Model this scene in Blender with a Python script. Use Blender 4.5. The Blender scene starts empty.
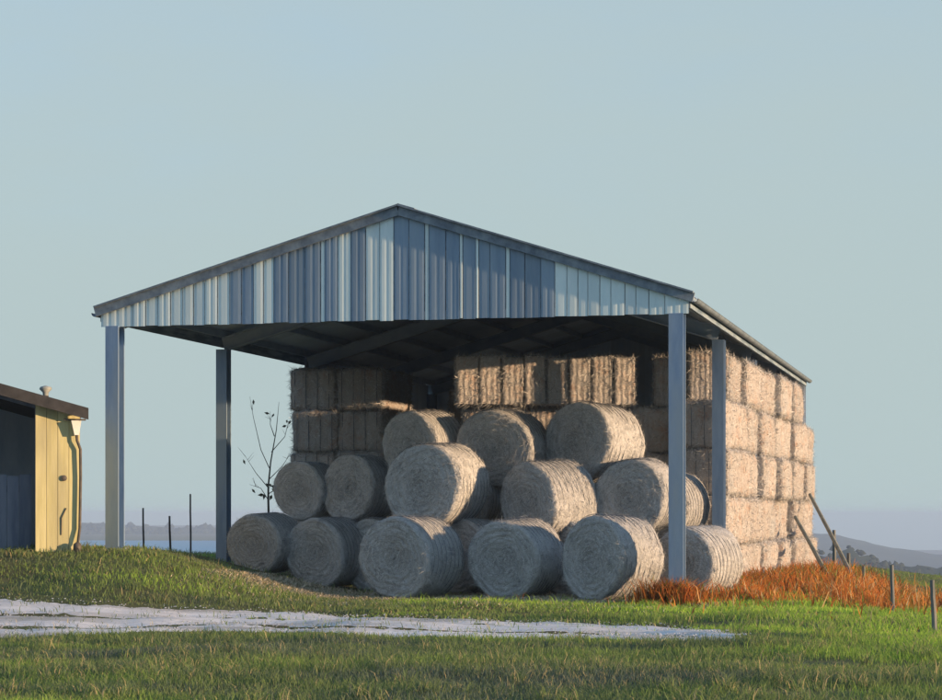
import bpy, math, random
import numpy as np
from mathutils import Vector, Matrix
R_ = math.radians
random.seed(7); rng = np.random.default_rng(7)
sc = bpy.context.scene
C = sc.collection

# ------------------------------------------------------------------ camera, sky, sun, exposure
EYE = 1.6; F = 1873.0; CX = 600.0; HY = 515.0          # photo pixels (942 x 700)
cam_d = bpy.data.cameras.new('camera'); cam = bpy.data.objects.new('camera', cam_d); C.objects.link(cam)
cam.location = (0, 0, EYE); cam.rotation_euler = (R_(90), 0, 0)
cam_d.sensor_width = 36; cam_d.lens = 36 * F / 942
cam_d.shift_x = (471 - CX) / 942; cam_d.shift_y = (HY - 350) / 942
cam_d.clip_start = 0.1; cam_d.clip_end = 20000
sc.camera = cam

SUN_AZ = 16.5      # degrees in front of the picture plane, to the right
SUN_EL = 6.5
sun_to = Vector((math.cos(R_(SUN_AZ)) * math.cos(R_(SUN_EL)), -math.sin(R_(SUN_AZ)) * math.cos(R_(SUN_EL)), math.sin(R_(SUN_EL))))
sd = bpy.data.lights.new('sun', 'SUN'); sd.energy = 2.4; sd.angle = R_(0.6); sd.color = (1.0, 0.64, 0.34)
so = bpy.data.objects.new('sun', sd); C.objects.link(so); so.rotation_euler = sun_to.to_track_quat('Z', 'Y').to_euler()

w = bpy.data.worlds.new('World'); sc.world = w; w.use_nodes = True
nt = w.node_tree; nt.nodes.clear()
out = nt.nodes.new('ShaderNodeOutputWorld'); bg = nt.nodes.new('ShaderNodeBackground')
sky = nt.nodes.new('ShaderNodeTexSky'); sky.sky_type = 'NISHITA'; sky.sun_disc = False
sky.sun_elevation = R_(SUN_EL); sky.sun_rotation = R_(90 + SUN_AZ)   # clockwise from +Y
sky.altitude = 100; sky.air_density = 1.0; sky.dust_density = 0.6; sky.ozone_density = 5.0
# thin even haze veil over the clear sky: its cover grows with the length of air looked through, 1 - exp(-tau / sin(elevation))
TAU = 0.62; VEIL = (.90, 1.11, 1.12, 1)
tcw = nt.nodes.new('ShaderNodeTexCoord'); sx = nt.nodes.new('ShaderNodeSeparateXYZ'); nt.links.new(tcw.outputs['Generated'], sx.inputs[0])
def wm(op, a, b=0.0):
    n = nt.nodes.new('ShaderNodeMath'); n.operation = op
    for i, v in enumerate((a, b)):
        if isinstance(v, (int, float)): n.inputs[i].default_value = v
        else: nt.links.new(v, n.inputs[i])
    return n.outputs[0]
cn = nt.nodes.new('ShaderNodeTexNoise'); cn.inputs['Scale'].default_value = 5.0; cn.inputs['Detail'].default_value = 7; cn.inputs['Roughness'].default_value = .6
cmap = nt.nodes.new('ShaderNodeMapping'); cmap.inputs['Scale'].default_value = (1, 1, 3.2); nt.links.new(tcw.outputs['Generated'], cmap.inputs['Vector']); nt.links.new(cmap.outputs[0], cn.inputs['Vector'])
thick = wm('MULTIPLY', wm('ADD', wm('MULTIPLY', cn.outputs['Fac'], 1.0), .5), -TAU)      # faintly uneven veil
cover = wm('SUBTRACT', 1.0, wm('EXPONENT', wm('DIVIDE', thick, wm('MAXIMUM', sx.outputs['Z'], .02))))
veil = nt.nodes.new('ShaderNodeMix'); veil.data_type = 'RGBA'; nt.links.new(cover, veil.inputs['Factor'])
veil.inputs['B'].default_value = VEIL
nt.links.new(sky.outputs[0], veil.inputs['A']); nt.links.new(veil.outputs['Result'], bg.inputs['Color'])
bg.inputs['Strength'].default_value = 0.15
nt.links.new(bg.outputs[0], out.inputs[0])
sc.view_settings.view_transform = 'Standard'; sc.view_settings.look = 'None'
sc.view_settings.exposure = 1.8; sc.view_settings.gamma = 1.0; sc.view_settings.use_curve_mapping = False
sc.cycles.max_bounces = 6; sc.cycles.diffuse_bounces = 4; sc.cycles.volume_bounces = 0
sc.cycles.use_denoising = True

# ------------------------------------------------------------------ helpers
def smooth(t): t = np.clip(t, 0, 1); return t * t * (3 - 2 * t)
YAW = 12.0
U = np.array([math.cos(R_(YAW)), -math.sin(R_(YAW))]); V = np.array([math.sin(R_(YAW)), math.cos(R_(YAW))])
B0 = np.array([1.40, 34.0])
def b2w(x, y): return B0[0] + U[0] * x + V[0] * y, B0[1] + U[1] * x + V[1] * y
def w2b(X, Y): return (X - B0[0]) * U[0] + (Y - B0[1]) * U[1], (X - B0[0]) * V[0] + (Y - B0[1]) * V[1]
def fbm(X, Y, s, seed=0):
    r = np.random.default_rng(seed); z = 0 * X
    for k in range(5):
        a = r.uniform(0, 6.28); f = s * (1.0 + 0.9 * k); p = r.uniform(0, 6.28, 2)
        z = z + np.sin((X * math.cos(a) + Y * math.sin(a)) * f + p[0]) * np.cos((-X * math.sin(a) + Y * math.cos(a)) * f * .8 + p[1]) / (1 + .8 * k)
    return z
def terrain(X, Y):
    X = np.asarray(X, float); Y = np.asarray(Y, float)
    bx, by = w2b(X, Y)
    L = .95 * smooth((Y - 28.5) / 7.0) * smooth((-X - 4.6) / 4.6) * (1 - .55 * smooth((Y - 37) / 5))
    L = L * (1 - .6 * smooth((-X - 14) / 20))
    near = smooth((Y - 31) / 6)
    Rr = -.5 * smooth((bx - .7) / 5) * near - 3 * smooth((bx - 7) / 40) * smooth((Y - 25) / 40)
    far = (-29 - 75 * smooth((X / np.maximum(Y, 1) + .02) / .11)) * smooth((Y - 57) / 900) - 1.2 * smooth((Y - 50) / 60)
    n = .035 * fbm(X, Y, .9, 3) * smooth((Y - 2) / 8)
    inside = smooth((bx + 12) / 1.5) * smooth((1.2 - bx) / 1) * smooth((by + 1) / 1) * smooth((22 - by) / 1)
    return L + Rr + far + n * (1 - .8 * inside)
def tz(X, Y): return float(terrain(X, Y))
def at(px, py, D): return Vector(((px - CX) / F * D, D, EYE + (HY - py) / F * D))
def hit(px, py):
    D = 12.0
    while D < 400:
        p = at(px, py, D)
        if p.z <= tz(p.x, p.y): return p
        D += .05
    return p

def mesh(name, verts, faces, mat=None, smooth_=False):
    m = bpy.data.meshes.new(name); m.from_pydata([tuple(map(float, v)) for v in verts], [], [tuple(map(int, f)) for f in faces])
    if mat: m.materials.append(mat)
    if smooth_: m.polygons.foreach_set('use_smooth', [True] * len(m.polygons))
    m.update(); return m
def np_mesh(name, verts, faces, mat=None, attr=None, smooth_=False):
    """verts (n,3), faces (m,k) numpy; attr: dict name -> per-vertex float"""
    m = bpy.data.meshes.new(name); n = len(verts); k = faces.shape[1]; nf = len(faces)
    m.vertices.add(n); m.vertices.foreach_set('co', np.asarray(verts, np.float32).ravel())
    m.loops.add(nf * k); m.loops.foreach_set('vertex_index', faces.astype(np.int32).ravel())
    m.polygons.add(nf); m.polygons.foreach_set('loop_start', np.arange(0, nf * k, k, dtype=np.int32))
    if smooth_: m.polygons.foreach_set('use_smooth', np.ones(nf, bool))
    if attr:
        for a, v in attr.items():
            at_ = m.attributes.new(a, 'FLOAT', 'POINT'); at_.data.foreach_set('value', np.asarray(v, np.float32))
    if mat: m.materials.append(mat)
    m.update(calc_edges=True); m.validate(); return m
def obj(name, me, parent=None, loc=(0, 0, 0), rot=(0, 0, 0), scale=(1, 1, 1)):
    o = bpy.data.objects.new(name, me); C.objects.link(o); o.parent = parent
    o.location = loc; o.rotation_euler = rot; o.scale = scale; return o
def tag(o, label=None, cat=None, group=None, kind=None):
    if label: o['label'] = label
    if cat: o['category'] = cat
    if group: o['group'] = group
    if kind: o['kind'] = kind
    return o
class MB:
    def __init__(s): s.v = []; s.f = []
    def box(s, a, b):
        i = len(s.v); x0, y0, z0 = a; x1, y1, z1 = b
        s.v += [(x0,y0,z0),(x1,y0,z0),(x1,y1,z0),(x0,y1,z0),(x0,y0,z1),(x1,y0,z1),(x1,y1,z1),(x0,y1,z1)]
        s.f += [(i,i+3,i+2,i+1),(i+4,i+5,i+6,i+7),(i,i+1,i+5,i+4),(i+1,i+2,i+6,i+5),(i+2,i+3,i+7,i+6),(i+3,i,i+4,i+7)]; return s
    def bar(s, p, q, wd, ht, up=(0,0,1)):
        p = Vector(p); q = Vector(q); d = (q - p).normalized(); u = Vector(up); r = d.cross(u).normalized(); u = r.cross(d).normalized()
        i = len(s.v)
        for c in (p, q):
            for a, b in ((-1,-1),(1,-1),(1,1),(-1,1)): s.v.append(tuple(c + r * a * wd / 2 + u * b * ht / 2))
        s.f += [(i,i+1,i+2,i+3),(i+7,i+6,i+5,i+4),(i,i+4,i+5,i+1),(i+1,i+5,i+6,i+2),(i+2,i+6,i+7,i+3),(i+3,i+7,i+4,i)]; return s
    def tube(s, pts, rad, n=8):
        pts = [Vector(p) for p in pts]; rad = rad if isinstance(rad, (list, tuple)) else [rad] * len(pts)
        i0 = len(s.v)
        for k, p in enumerate(pts):
            d = (pts[min(k+1, len(pts)-1)] - pts[max(k-1, 0)]).normalized()
            a = Vector((0,0,1)) if abs(d.z) < .9 else Vector((1,0,0))
            r = d.cross(a).normalized(); u = r.cross(d)
            for j in range(n):
                t = 2 * math.pi * j / n; s.v.append(tuple(p + (r * math.cos(t) + u * math.sin(t)) * rad[k]))
        for k in range(len(pts) - 1):
            for j in range(n):
                a = i0 + k * n + j; b = i0 + k * n + (j + 1) % n; s.f.append((a, b, b + n, a + n))
        s.f.append(tuple(i0 + j for j in range(n))[::-1]); s.f.append(tuple(i0 + (len(pts)-1) * n + j for j in range(n))); return s
    def build(s, name, mat, parent=None, sm=False, **k): return obj(name, mesh(name, s.v, s.f, mat, sm), parent, **k)

def lin(c): return tuple((x / 12.92 if x <= .04045 else ((x + .055) / 1.055) ** 2.4) for x in c)
def node(nt, t, **k):
    n = nt.nodes.new(t)
    for a, b in k.items(): setattr(n, a, b)
    return n
def material(name, c1, c2=None, scale=(4, 4, 4), detail=5, rough=.8, metal=0, bump=0, bscale=None, rand=0., attr=None, c3=None, spec=.3, lo=.35, hi=.65):
    """c1..c2 noise mix in object space (+ c3 by a coarse noise), brightness varied per object by rand"""
    m = bpy.data.materials.new(name); m.use_nodes = True; nt = m.node_tree; b = nt.nodes['Principled BSDF']
    b.inputs['Roughness'].default_value = rough; b.inputs['Metallic'].default_value = metal
    b.inputs['Specular IOR Level'].default_value = spec
    L = nt.links.new
    tc = node(nt, 'ShaderNodeTexCoord'); mp = node(nt, 'ShaderNodeMapping'); mp.inputs['Scale'].default_value = scale
    L(tc.outputs['Object'], mp.inputs['Vector'])
    oi = node(nt, 'ShaderNodeObjectInfo')
    ad = node(nt, 'ShaderNodeVectorMath', operation='ADD'); L(mp.outputs[0], ad.inputs[0])
    ml = node(nt, 'ShaderNodeMath', operation='MULTIPLY'); ml.inputs[1].default_value = 40; L(oi.outputs['Random'], ml.inputs[0]); L(ml.outputs[0], ad.inputs[1])
    nz = node(nt, 'ShaderNodeTexNoise'); nz.inputs['Scale'].default_value = 1; nz.inputs['Detail'].default_value = detail; nz.inputs['Roughness'].default_value = .65
    L(ad.outputs[0], nz.inputs['Vector'])
    rp = node(nt, 'ShaderNodeMapRange'); rp.inputs['From Min'].default_value = lo; rp.inputs['From Max'].default_value = hi; L(nz.outputs['Fac'], rp.inputs['Value'])
    mx = node(nt, 'ShaderNodeMix', data_type='RGBA'); mx.inputs['A'].default_value = (*c1, 1); mx.inputs['B'].default_value = (*(c2 or c1), 1)
    if attr:
        an = node(nt, 'ShaderNodeAttribute', attribute_name=attr); L(an.outputs['Fac'], mx.inputs['Factor'])
    else: L(rp.outputs[0], mx.inputs['Factor'])
    col = mx.outputs['Result']
    if c3:
        n2 = node(nt, 'ShaderNodeTexNoise'); n2.inputs['Scale'].default_value = .37; n2.inputs['Detail'].default_value = 3; L(ad.outputs[0], n2.inputs['Vector'])
        r2 = node(nt, 'ShaderNodeMapRange'); r2.inputs['From Min'].default_value = .45; r2.inputs['From Max'].default_value = .68; L(n2.outputs['Fac'], r2.inputs['Value'])
        m2 = node(nt, 'ShaderNodeMix', data_type='RGBA'); m2.inputs['B'].default_value = (*c3, 1); L(col, m2.inputs['A']); L(r2.outputs[0], m2.inputs['Factor']); col = m2.outputs['Result']
    if rand:
        r3 = node(nt, 'ShaderNodeMapRange'); r3.inputs['To Min'].default_value = 1 - rand; r3.inputs['To Max'].default_value = 1 + rand; L(oi.outputs['Random'], r3.inputs['Value'])
        v = node(nt, 'ShaderNodeVectorMath', operation='SCALE'); L(col, v.inputs[0]); L(r3.outputs[0], v.inputs['Scale']); col = v.outputs[0]
    L(col, b.inputs['Base Color'])
    if bump:
        nb = node(nt, 'ShaderNodeTexNoise'); nb.inputs['Scale'].default_value = 1; nb.inputs['Detail'].default_value = 6; nb.inputs['Roughness'].default_value = .7
        mp2 = node(nt, 'ShaderNodeMapping'); mp2.inputs['Scale'].default_value = bscale or scale; L(tc.outputs['Object'], mp2.inputs['Vector']); L(mp2.outputs[0], nb.inputs['Vector'])
        bp = node(nt, 'ShaderNodeBump'); bp.inputs['Distance'].default_value = bump; bp.inputs['Strength'].default_value = 1; L(nb.outputs['Fac'], bp.inputs['Height']); L(bp.outputs[0], b.inputs['Normal'])
    return m

M = {}
M['pale'] = material('pale_sheet', (.56, .72, .80), (.66, .79, .85), (3, 3, .5), rough=.8, bump=.002, bscale=(4, 4, 2), rand=.06, c3=(.48, .62, .71))
M['slate'] = material('slate_sheet', (.14, .22, .34), (.20, .29, .41), (5, 5, .5), rough=.8, bump=.002, bscale=(4, 4, 2), rand=.14, c3=(.22, .31, .42))
M['trim'] = material('weathered_trim', (.10, .14, .20), (.21, .27, .34), (5, 5, 5), rough=.6, bump=.004)
M['eave'] = material('eave_metal', (.12, .18, .26), (.27, .35, .44), (3, 1, 9), rough=.55, bump=.003, lo=.42, hi=.58)
M['steel'] = material('painted_steel', (.13, .22, .38), (.19, .29, .45), (6, 6, 1.2), rough=.55, bump=.003, c3=(.20, .28, .38), rand=.08)
M['roof'] = material('roof_sheet', (.42, .55, .72), (.50, .62, .78), (2, .6, 2), rough=.55, bump=.003, rand=.08)
M['dark'] = material('purlin_steel', (.22, .31, .45), (.28, .37, .50), (3, 3, 3), rough=.6)

# hay: fine stretched strand noise + rings/flakes
def hay(name, kind, a=(.345, .365, .40), b=(.56, .58, .615), c=(.175, .19, .215), rand=.10):
    m = bpy.data.materials.new(name); m.use_nodes = True; nt = m.node_tree; L = nt.links.new
    bs = nt.nodes['Principled BSDF']; bs.inputs['Roughness'].default_value = .9; bs.inputs['Specular IOR Level'].default_value = .12
    tc = node(nt, 'ShaderNodeTexCoord'); oi = node(nt, 'ShaderNodeObjectInfo')
    off = node(nt, 'ShaderNodeVectorMath', operation='SCALE'); off.inputs[0].default_value = (13, 7, 31); L(oi.outputs['Random'], off.inputs['Scale'])
    def noise(scale, det=6, src=None):
        mp = node(nt, 'ShaderNodeMapping'); mp.inputs['Scale'].default_value = scale; L(tc.outputs['Object'], mp.inputs['Vector'])
        ad = node(nt, 'ShaderNodeVectorMath', operation='ADD'); L(mp.outputs[0], ad.inputs[0]); L(off.outputs[0], ad.inputs[1])
        n = node(nt, 'ShaderNodeTexNoise'); n.inputs['Scale'].default_value = 1; n.inputs['Detail'].default_value = det; n.inputs['Roughness'].default_value = .7
        L(ad.outputs[0], n.inputs['Vector']); return n.outputs['Fac']
    def rng_(s, lo, hi):
        r = node(nt, 'ShaderNodeMapRange'); r.inputs['From Min'].default_value = lo; r.inputs['From Max'].default_value = hi; L(s, r.inputs['Value']); return r.outputs[0]
    def mix(f, A, B):
        x = node(nt, 'ShaderNodeMix', data_type='RGBA')
        for k, v in (('A', A), ('B', B)):
            if isinstance(v, tuple): x.inputs[k].default_value = (*v, 1)
            else: L(v, x.inputs[k])
        L(f, x.inputs['Factor']); return x.outputs['Result']
    fine = noise((34, 34, 34) if kind == 'round' else (22, 30, 60)); mid = noise((3.2, 3.2, 3.2), 4); big = noise((.9, .9, .9), 3)
    wv = node(nt, 'ShaderNodeTexWave')
    if kind == 'round':
        wv.wave_type = 'RINGS'; wv.rings_direction = 'Y'; wv.inputs['Scale'].default_value = 2.6; wv.inputs['Distortion'].default_value = 7
    else:
        wv.wave_type = 'BANDS'; wv.bands_direction = 'X'; wv.inputs['Scale'].default_value = 2.6; wv.inputs['Distortion'].default_value = 4
    wv.inputs['Detail'].default_value = 4; wv.inputs['Detail Scale'].default_value = 2.2
    L(tc.outputs['Object'], wv.inputs['Vector'])
    c1 = mix(rng_(fine, .35, .68), a, b)
    c2 = mix(rng_(mid, .50, .78), c1, c)
    c3 = mix(rng_(big, .50, .75), c2, (.38, .40, .43))
    r3 = node(nt, 'ShaderNodeMapRange'); r3.inputs['To Min'].default_value = 1 - rand; r3.inputs['To Max'].default_value = 1 + rand; L(oi.outputs['Random'], r3.inputs['Value'])
    v = node(nt, 'ShaderNodeVectorMath', operation='SCALE'); L(c3, v.inputs[0]); L(r3.outputs[0], v.inputs['Scale'])
    L(v.outputs[0], bs.inputs['Base Color'])
    hsum = node(nt, 'ShaderNodeMath', operation='MULTIPLY_ADD'); L(wv.outputs['Fac'], hsum.inputs[0]); hsum.inputs[1].default_value = .45 if kind == 'round' else .8; L(fine, hsum.inputs[2])
    bp = node(nt, 'ShaderNodeBump'); bp.inputs['Distance'].default_value = .02; L(hsum.outputs[0], bp.inputs['Height']); L(bp.outputs[0], bs.inputs['Normal'])
    return m
M['hay_round'] = hay('round_hay', 'round')
M['hay_square'] = hay('pressed_hay', 'square', a=(.36, .345, .35), b=(.48, .46, .46), c=(.38, .25, .19), rand=.12)
M['twine'] = material('baler_twine', (.10, .12, .15), (.20, .22, .25), (9, 9, 9), rough=.7)
M['straw'] = material('loose_straw', (.185, .195, .215), (.62, .635, .66), attr='tint', rough=.8)
M['straw_litter'] = material('straw_litter', (.34, .30, .22), (.62, .56, .44), attr='tint', rough=.9)

# ------------------------------------------------------------------ ground
def lines(fine0, fine1, step, lo, hi):
    a = list(np.arange(fine0, fine1 + 1e-6, step)); s = step
    p = fine1
    while p < hi: s *= 1.28; p += s; a.append(p)
    p = fine0; s = step
    while p > lo: s *= 1.28; p -= s; a.insert(0, p)
    return np.array(a)
gx = lines(-19, 13, .28, -5200, 5200); gy = lines(11, 60, .28, -3000, 5200)
GX, GY = np.meshgrid(gx, gy); GZ = terrain(GX, GY)
nx, ny = len(gx), len(gy)
idx = np.arange(nx * ny).reshape(ny, nx)
gf = np.stack([idx[:-1, :-1], idx[:-1, 1:], idx[1:, 1:], idx[1:, :-1]], -1).reshape(-1, 4)
M['soil'] = material('ground_turf', (.08, .095, .05), (.13, .145, .07), (.9, .9, .9), rough=.95, bump=.03, bscale=(6, 6, 6), c3=(.10, .085, .045), spec=.1)
g = obj('ground', np_mesh('ground', np.stack([GX, GY, GZ], -1).reshape(-1, 3), gf, M['soil'], smooth_=True)); tag(g, kind='structure')

# pale gravel track crossing in front: centre line and half widths from the photograph, laid on the terrain
tr = [(-60, 597, 641), (0, 597, 639), (60, 600, 637), (130, 606, 634), (200, 608, 632), (300, 612, 634), (400, 617, 638), (500, 621, 640), (600, 624, 640), (680, 628, 641), (735, 635, 642)]
far = np.array([list(hit(a, b).xy) for a, b, c in tr]); nearp = np.array([list(hit(a, c).xy) for a, b, c in tr])
# carry it on beyond the frame to the left
far = np.vstack([far[0] + (far[0] - far[1]) * 8, far]); nearp = np.vstack([nearp[0] + (nearp[0] - nearp[1]) * 8, nearp])
def resample(P, n):
    d = np.r_[0, np.cumsum(np.linalg.norm(np.diff(P, axis=0), axis=1))]; t = np.linspace(0, d[-1], n)
    return np.stack([np.interp(t, d, P[:, k]) for k in (0, 1)], 1)
NT, NW = 150, 14
fa = resample(far, NT); na = resample(nearp, NT)
ti = np.linspace(0, 1, NW)[None, :, None]
P = fa[:, None] * (1 - ti) + na[:, None] * ti
wob = rng.normal(0, .10, (NT, 2)); wob = (wob + np.roll(wob, 1, 0) + np.roll(wob, 2, 0)) / 2
P[:, 0, 1] += wob[:, 0]; P[:, -1, 1] += wob[:, 1]
tc_ = np.linspace(0, 1, NW)[None, :]
Z = terrain(P[..., 0], P[..., 1]) + .012 + .03 * np.sin(tc_ * math.pi) - .045 * (np.exp(-((tc_ - .3) / .09) ** 2) + np.exp(-((tc_ - .7) / .09) ** 2)) * 1.0 + rng.normal(0, .005, (NT, NW))
Z[:, [0, -1]] -= .03
ii = np.arange(NT * NW).reshape(NT, NW)
tf = np.stack([ii[:-1, :-1], ii[:-1, 1:], ii[1:, 1:], ii[1:, :-1]], -1).reshape(-1, 4)
M['track'] = material('pale_gravel', (.58, .59, .63), (.77, .78, .82), (.9, 4.0, 2.2), detail=8, rough=.85, bump=.02, bscale=(22, 22, 22), c3=(.40, .39, .38))
tag(obj('track', np_mesh('track', np.dstack([P, Z]).reshape(-1, 3), tf, M['track'], smooth_=True)), kind='structure')
def on_track(X, Y):
    # inside the strip between the far and the near edge (both run left to right)
    yf = np.interp(X, fa[:, 0], fa[:, 1], left=1e9, right=-1e9); yn = np.interp(X, na[:, 0], na[:, 1], left=-1e9, right=1e9)
    return np.minimum(yf - Y, Y - yn)       # > 0 inside, metres from the edge

# ------------------------------------------------------------------ far country: water and two ridges of hills
M['hill'] = material('wooded_hill', (.030, .042, .030), (.070, .085, .045), (.006, .006, .006), rough=1, c3=(.10, .10, .06), spec=0)
M['water'] = material('estuary_water', (.03, .26, .48), rough=.5, spec=.15)
wp = [(-1500, 1250), (-1100, 1130), (-470, 1270), (-330, 1330), (-300, 1500), (-330, 1900), (-420, 2250), (-900, 2300), (-1900, 2100)]
tag(obj('water', mesh('water', [(x, y, -29.2) for x, y in wp], [tuple(range(len(wp)))], M['water'])), kind='structure')
def ridge(name, D, depth, sky_px, base, seed, rough):
    px = np.linspace(-1500, 2100, 420); ys = np.interp(px, [p[0] for p in sky_px], [p[1] for p in sky_px])
    X = (px - CX) / F * D; top = EYE + (HY - ys) / F * D + rough * fbm(X, 0 * X, .016, seed) + .4 * rough * rng.normal(0, 1, len(X))
    prof = [(-1, 0), (-.75, .25), (-.5, .55), (-.25, .85), (0, 1), (.3, .9), (.7, .5), (1, 0)]
    v = np.array([[x, D + depth * q + 40 * math.sin(x * .004 + seed), base + (t - base) * h] for q, h in prof for x, t in zip(X, top)])
    k = np.arange(len(prof) * len(px)).reshape(len(prof), -1)
    f = np.stack([k[:-1, :-1], k[:-1, 1:], k[1:, 1:], k[1:, :-1]], -1).reshape(-1, 4)
    tag(obj(name, np_mesh(name, v, f, M['hill'], smooth_=True)), kind='structure')
ridge('hills', 3300, 700, [(-1500, 515), (60, 521), (120, 523), (170, 527), (300, 529), (560, 527), (830, 535), (866, 544), (930, 553), (1100, 558), (2100, 560)], -108, 2, 1.6)
ridge('wooded_hills', 1150, 260, [(-1500, 590), (600, 580), (760, 558), (812, 551), (845, 547), (876, 562), (900, 566), (942, 568), (1100, 566), (2100, 560)], -106, 5, 2.2)

def far_trees(name, n, D0, spread, px0, px1, sky_px, base, depth, r0, r1, lab):
    oct_ = np.array([[1,0,0],[.3,.95,0],[-.8,.6,0],[-.8,-.6,0],[.3,-.95,0],[.5,.4,.75],[-.5,.35,.8],[0,-.6,.7],[0,0,1.15],[0,0,-.4]]); fc = np.array([[0,1,5],[1,2,6],[1,6,5],[2,3,6],[3,4,7],[3,7,6],[4,0,7],[0,5,7],[5,6,8],[6,7,8],[7,5,8],[1,0,9],[2,1,9],[3,2,9],[4,3,9],[0,4,9]])
    px = rng.uniform(px0, px1, n); q = rng.uniform(-.85, .02, n) ** 1; Y = D0 + depth * q
    ys = np.interp(px, [p[0] for p in sky_px], [p[1] for p in sky_px]); X = (px - CX) / F * D0; top = EYE + (HY - ys) / F * D0
    clump = fbm(X, Y, .018, 77) + rng.normal(0, .3, n) > .1; X, Y, top, q = X[clump], Y[clump], top[clump], q[clump]; n = len(X)
    h = np.interp(q, [-1, -.75, -.5, -.25, 0, .3], [0, .25, .55, .85, 1, .9]); z = base + (top - base) * h; r = rng.uniform(r0, r1, n)
    a = rng.uniform(0, 6.28, n); c_, s_ = np.cos(a)[:, None], np.sin(a)[:, None]; o_ = oct_[None] * rng.uniform(.75, 1.25, (n, 10, 1))
    v = np.stack([X[:, None] + (o_[..., 0] * c_ - o_[..., 1] * s_) * r[:, None], Y[:, None] + 40 * np.sin(X * .004 + spread)[:, None] + (o_[..., 0] * s_ + o_[..., 1] * c_) * r[:, None], z[:, None] + o_[..., 2] * r[:, None] * .9], -1).reshape(-1, 3)
    f = (np.arange(n)[:, None, None] * 10 + fc[None]).reshape(-1, 3)
    tag(obj(name, np_mesh(name, v, f, M['wood'], smooth_=True)), lab, 'woodland', kind='stuff')
M['wood'] = material('far_foliage', (.022, .032, .022), (.05, .06, .035), (.05, .05, .05), rough=1, spec=0)
far_trees('far_woodland', 900, 1150, 5, 770, 985, [(760, 558), (812, 551), (845, 547), (876, 562), (900, 566), (942, 568), (1100, 566)], -106, 260, 1.4, 3.2, 'dark woods and hedges on the nearer ridge beyond the fence')
far_trees('far_hedges', 1500, 3300, 2, 20, 320, [(60, 521), (120, 523), (170, 527), (300, 529), (560, 527)], -108, 700, 3.5, 8, 'dark hedges on the far shore hills')

# ------------------------------------------------------------------ the barn
W = 11.04; BAY = 5.2; LEN = 4 * BAY; EAVE = 5.58; RIDGE = 7.32; GB = 5.24
barn = obj('hay_barn', None, loc=(B0[0], B0[1], 0), rot=(0, 0, R_(-YAW)))
tag(barn, 'open-sided steel hay barn with striped blue corrugated gable and shallow pitched roof', 'barn')
RX = -5.24                                  # ridge line, a little off centre
def run(s): return (.28 - RX) if s > 0 else (W + .28 + RX)
def roof_z(x): return EAVE + (RIDGE - EAVE) * (1 - abs(x - RX) / run(1 if x > RX else -1))
def h_column(zb, zt, s=.27, t=.028):
    m = MB(); h = s / 2
    m.box((-h, -h, zb), (h, -h + t, zt)); m.box((-h, h - t, zb), (h, h, zt)); m.box((-t / 2, -h + t, zb), (t / 2, h - t, zt)); return m
for k in range(5):
    for x in (0, -W):
        X, Y = b2w(x, k * BAY); zb = tz(X, Y)
        s = .27 if k == 0 else .25
        c = h_column(zb - .25, EAVE - .33, s).build('column', M['steel'], barn, loc=(x, k * BAY, 0))
        MB().box((-.19, -.19, zb - .02), (.19, .19, zb + .025)).build('base_plate', M['dark'], c)
    for x0, x1 in ((-W, RX), (0, RX)):
        z0, z1 = roof_z(x0) - .30, roof_z(x1) - .30
        yy = k * BAY + (.16 if k == 0 else 0)
        m = MB(); m.bar((x0, yy, z0), (x1, yy, z1), .03, .28)
        for dz in (-.14, .14): m.bar((x0, yy, z0 + dz), (x1, yy, z1 + dz), .16, .025)
        m.build('rafter', M['dark'], barn)
for s in (-1, 1):
    for j in range(7):
        x = RX + s * (.25 + j * (run(s) - .55) / 6); z = roof_z(x) - .085
        MB().bar((x, -.10, z), (x, LEN + .1, z), .07, .14).build('purlin', M['dark'], barn)
    # corrugated roof sheets, each its own piece, edges lapped
    n = 21; wd = (LEN + .36) / n; x_in = RX; x_out = RX + s * run(s)
    v = []; f = []; seg = 24
    for i in range(seg + 1):
        yy = (wd + .05) * i / seg; dz = .016 * math.sin(yy / .152 * 2 * math.pi)
        for q in (0, .5, 1):
            x = x_in + (x_out - x_in) * q; v.append((x, yy, roof_z(x) + dz))
    for i in range(seg):
        for q in range(2):
            a = i * 3 + q; f.append((a, a + 1, a + 4, a + 3) if s < 0 else (a, a + 3, a + 4, a + 1))
    me = mesh('roof_sheet', v, f, M['roof'], True)
    for k in range(n): obj('roof_sheet', me, barn, loc=(0, -.18 + k * wd, .012 * (k % 2)))
    # eave: fascia + half round gutter
    xe = RX + s * (run(s) - .04)
    for k in range(4):
        MB().box((xe - .02, -.1 + k * (LEN + .2) / 4 + .006, EAVE - .235), (xe + .02, -.1 + (k + 1) * (LEN + .2) / 4 - .006, EAVE + .002)).build('eave_fascia', M['eave'], barn)
    m = MB(); pts = [(math.cos(t) * .075, math.sin(t) * .075) for t in np.linspace(math.pi, 2 * math.pi, 9)]
    xg = xe + s * .10
    for r_ in (.075, .066):
        for y in (-.16, LEN + .16):
            for a, b_ in pts: m.v.append((xg + a * r_ / .075, y, EAVE - .075 + b_ * r_ / .075))
    for r_ in (0, 18):
        for i in range(8): m.f.append((r_ + i, r_ + i + 1, r_ + i + 10, r_ + i + 9))
    m.f += [(0, 9, 27, 18), (8, 17, 35, 26)]
    m.build('gutter', M['trim'], barn, sm=True)
    # barge board over the gable edge
    zt = .03
    m = MB(); m.bar((RX + s * .004, -.165, RIDGE - .075 + zt), (x_out + s * .05, -.165, EAVE - .09 + zt), .05, .17); m.build('barge_board', M['trim'], barn)
    m = MB(); m.bar((RX, -.19, RIDGE + .055), (x_out + s * .05, -.19, EAVE + .035), .12, .03); m.build('barge_cap', M['trim'], barn)
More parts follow.
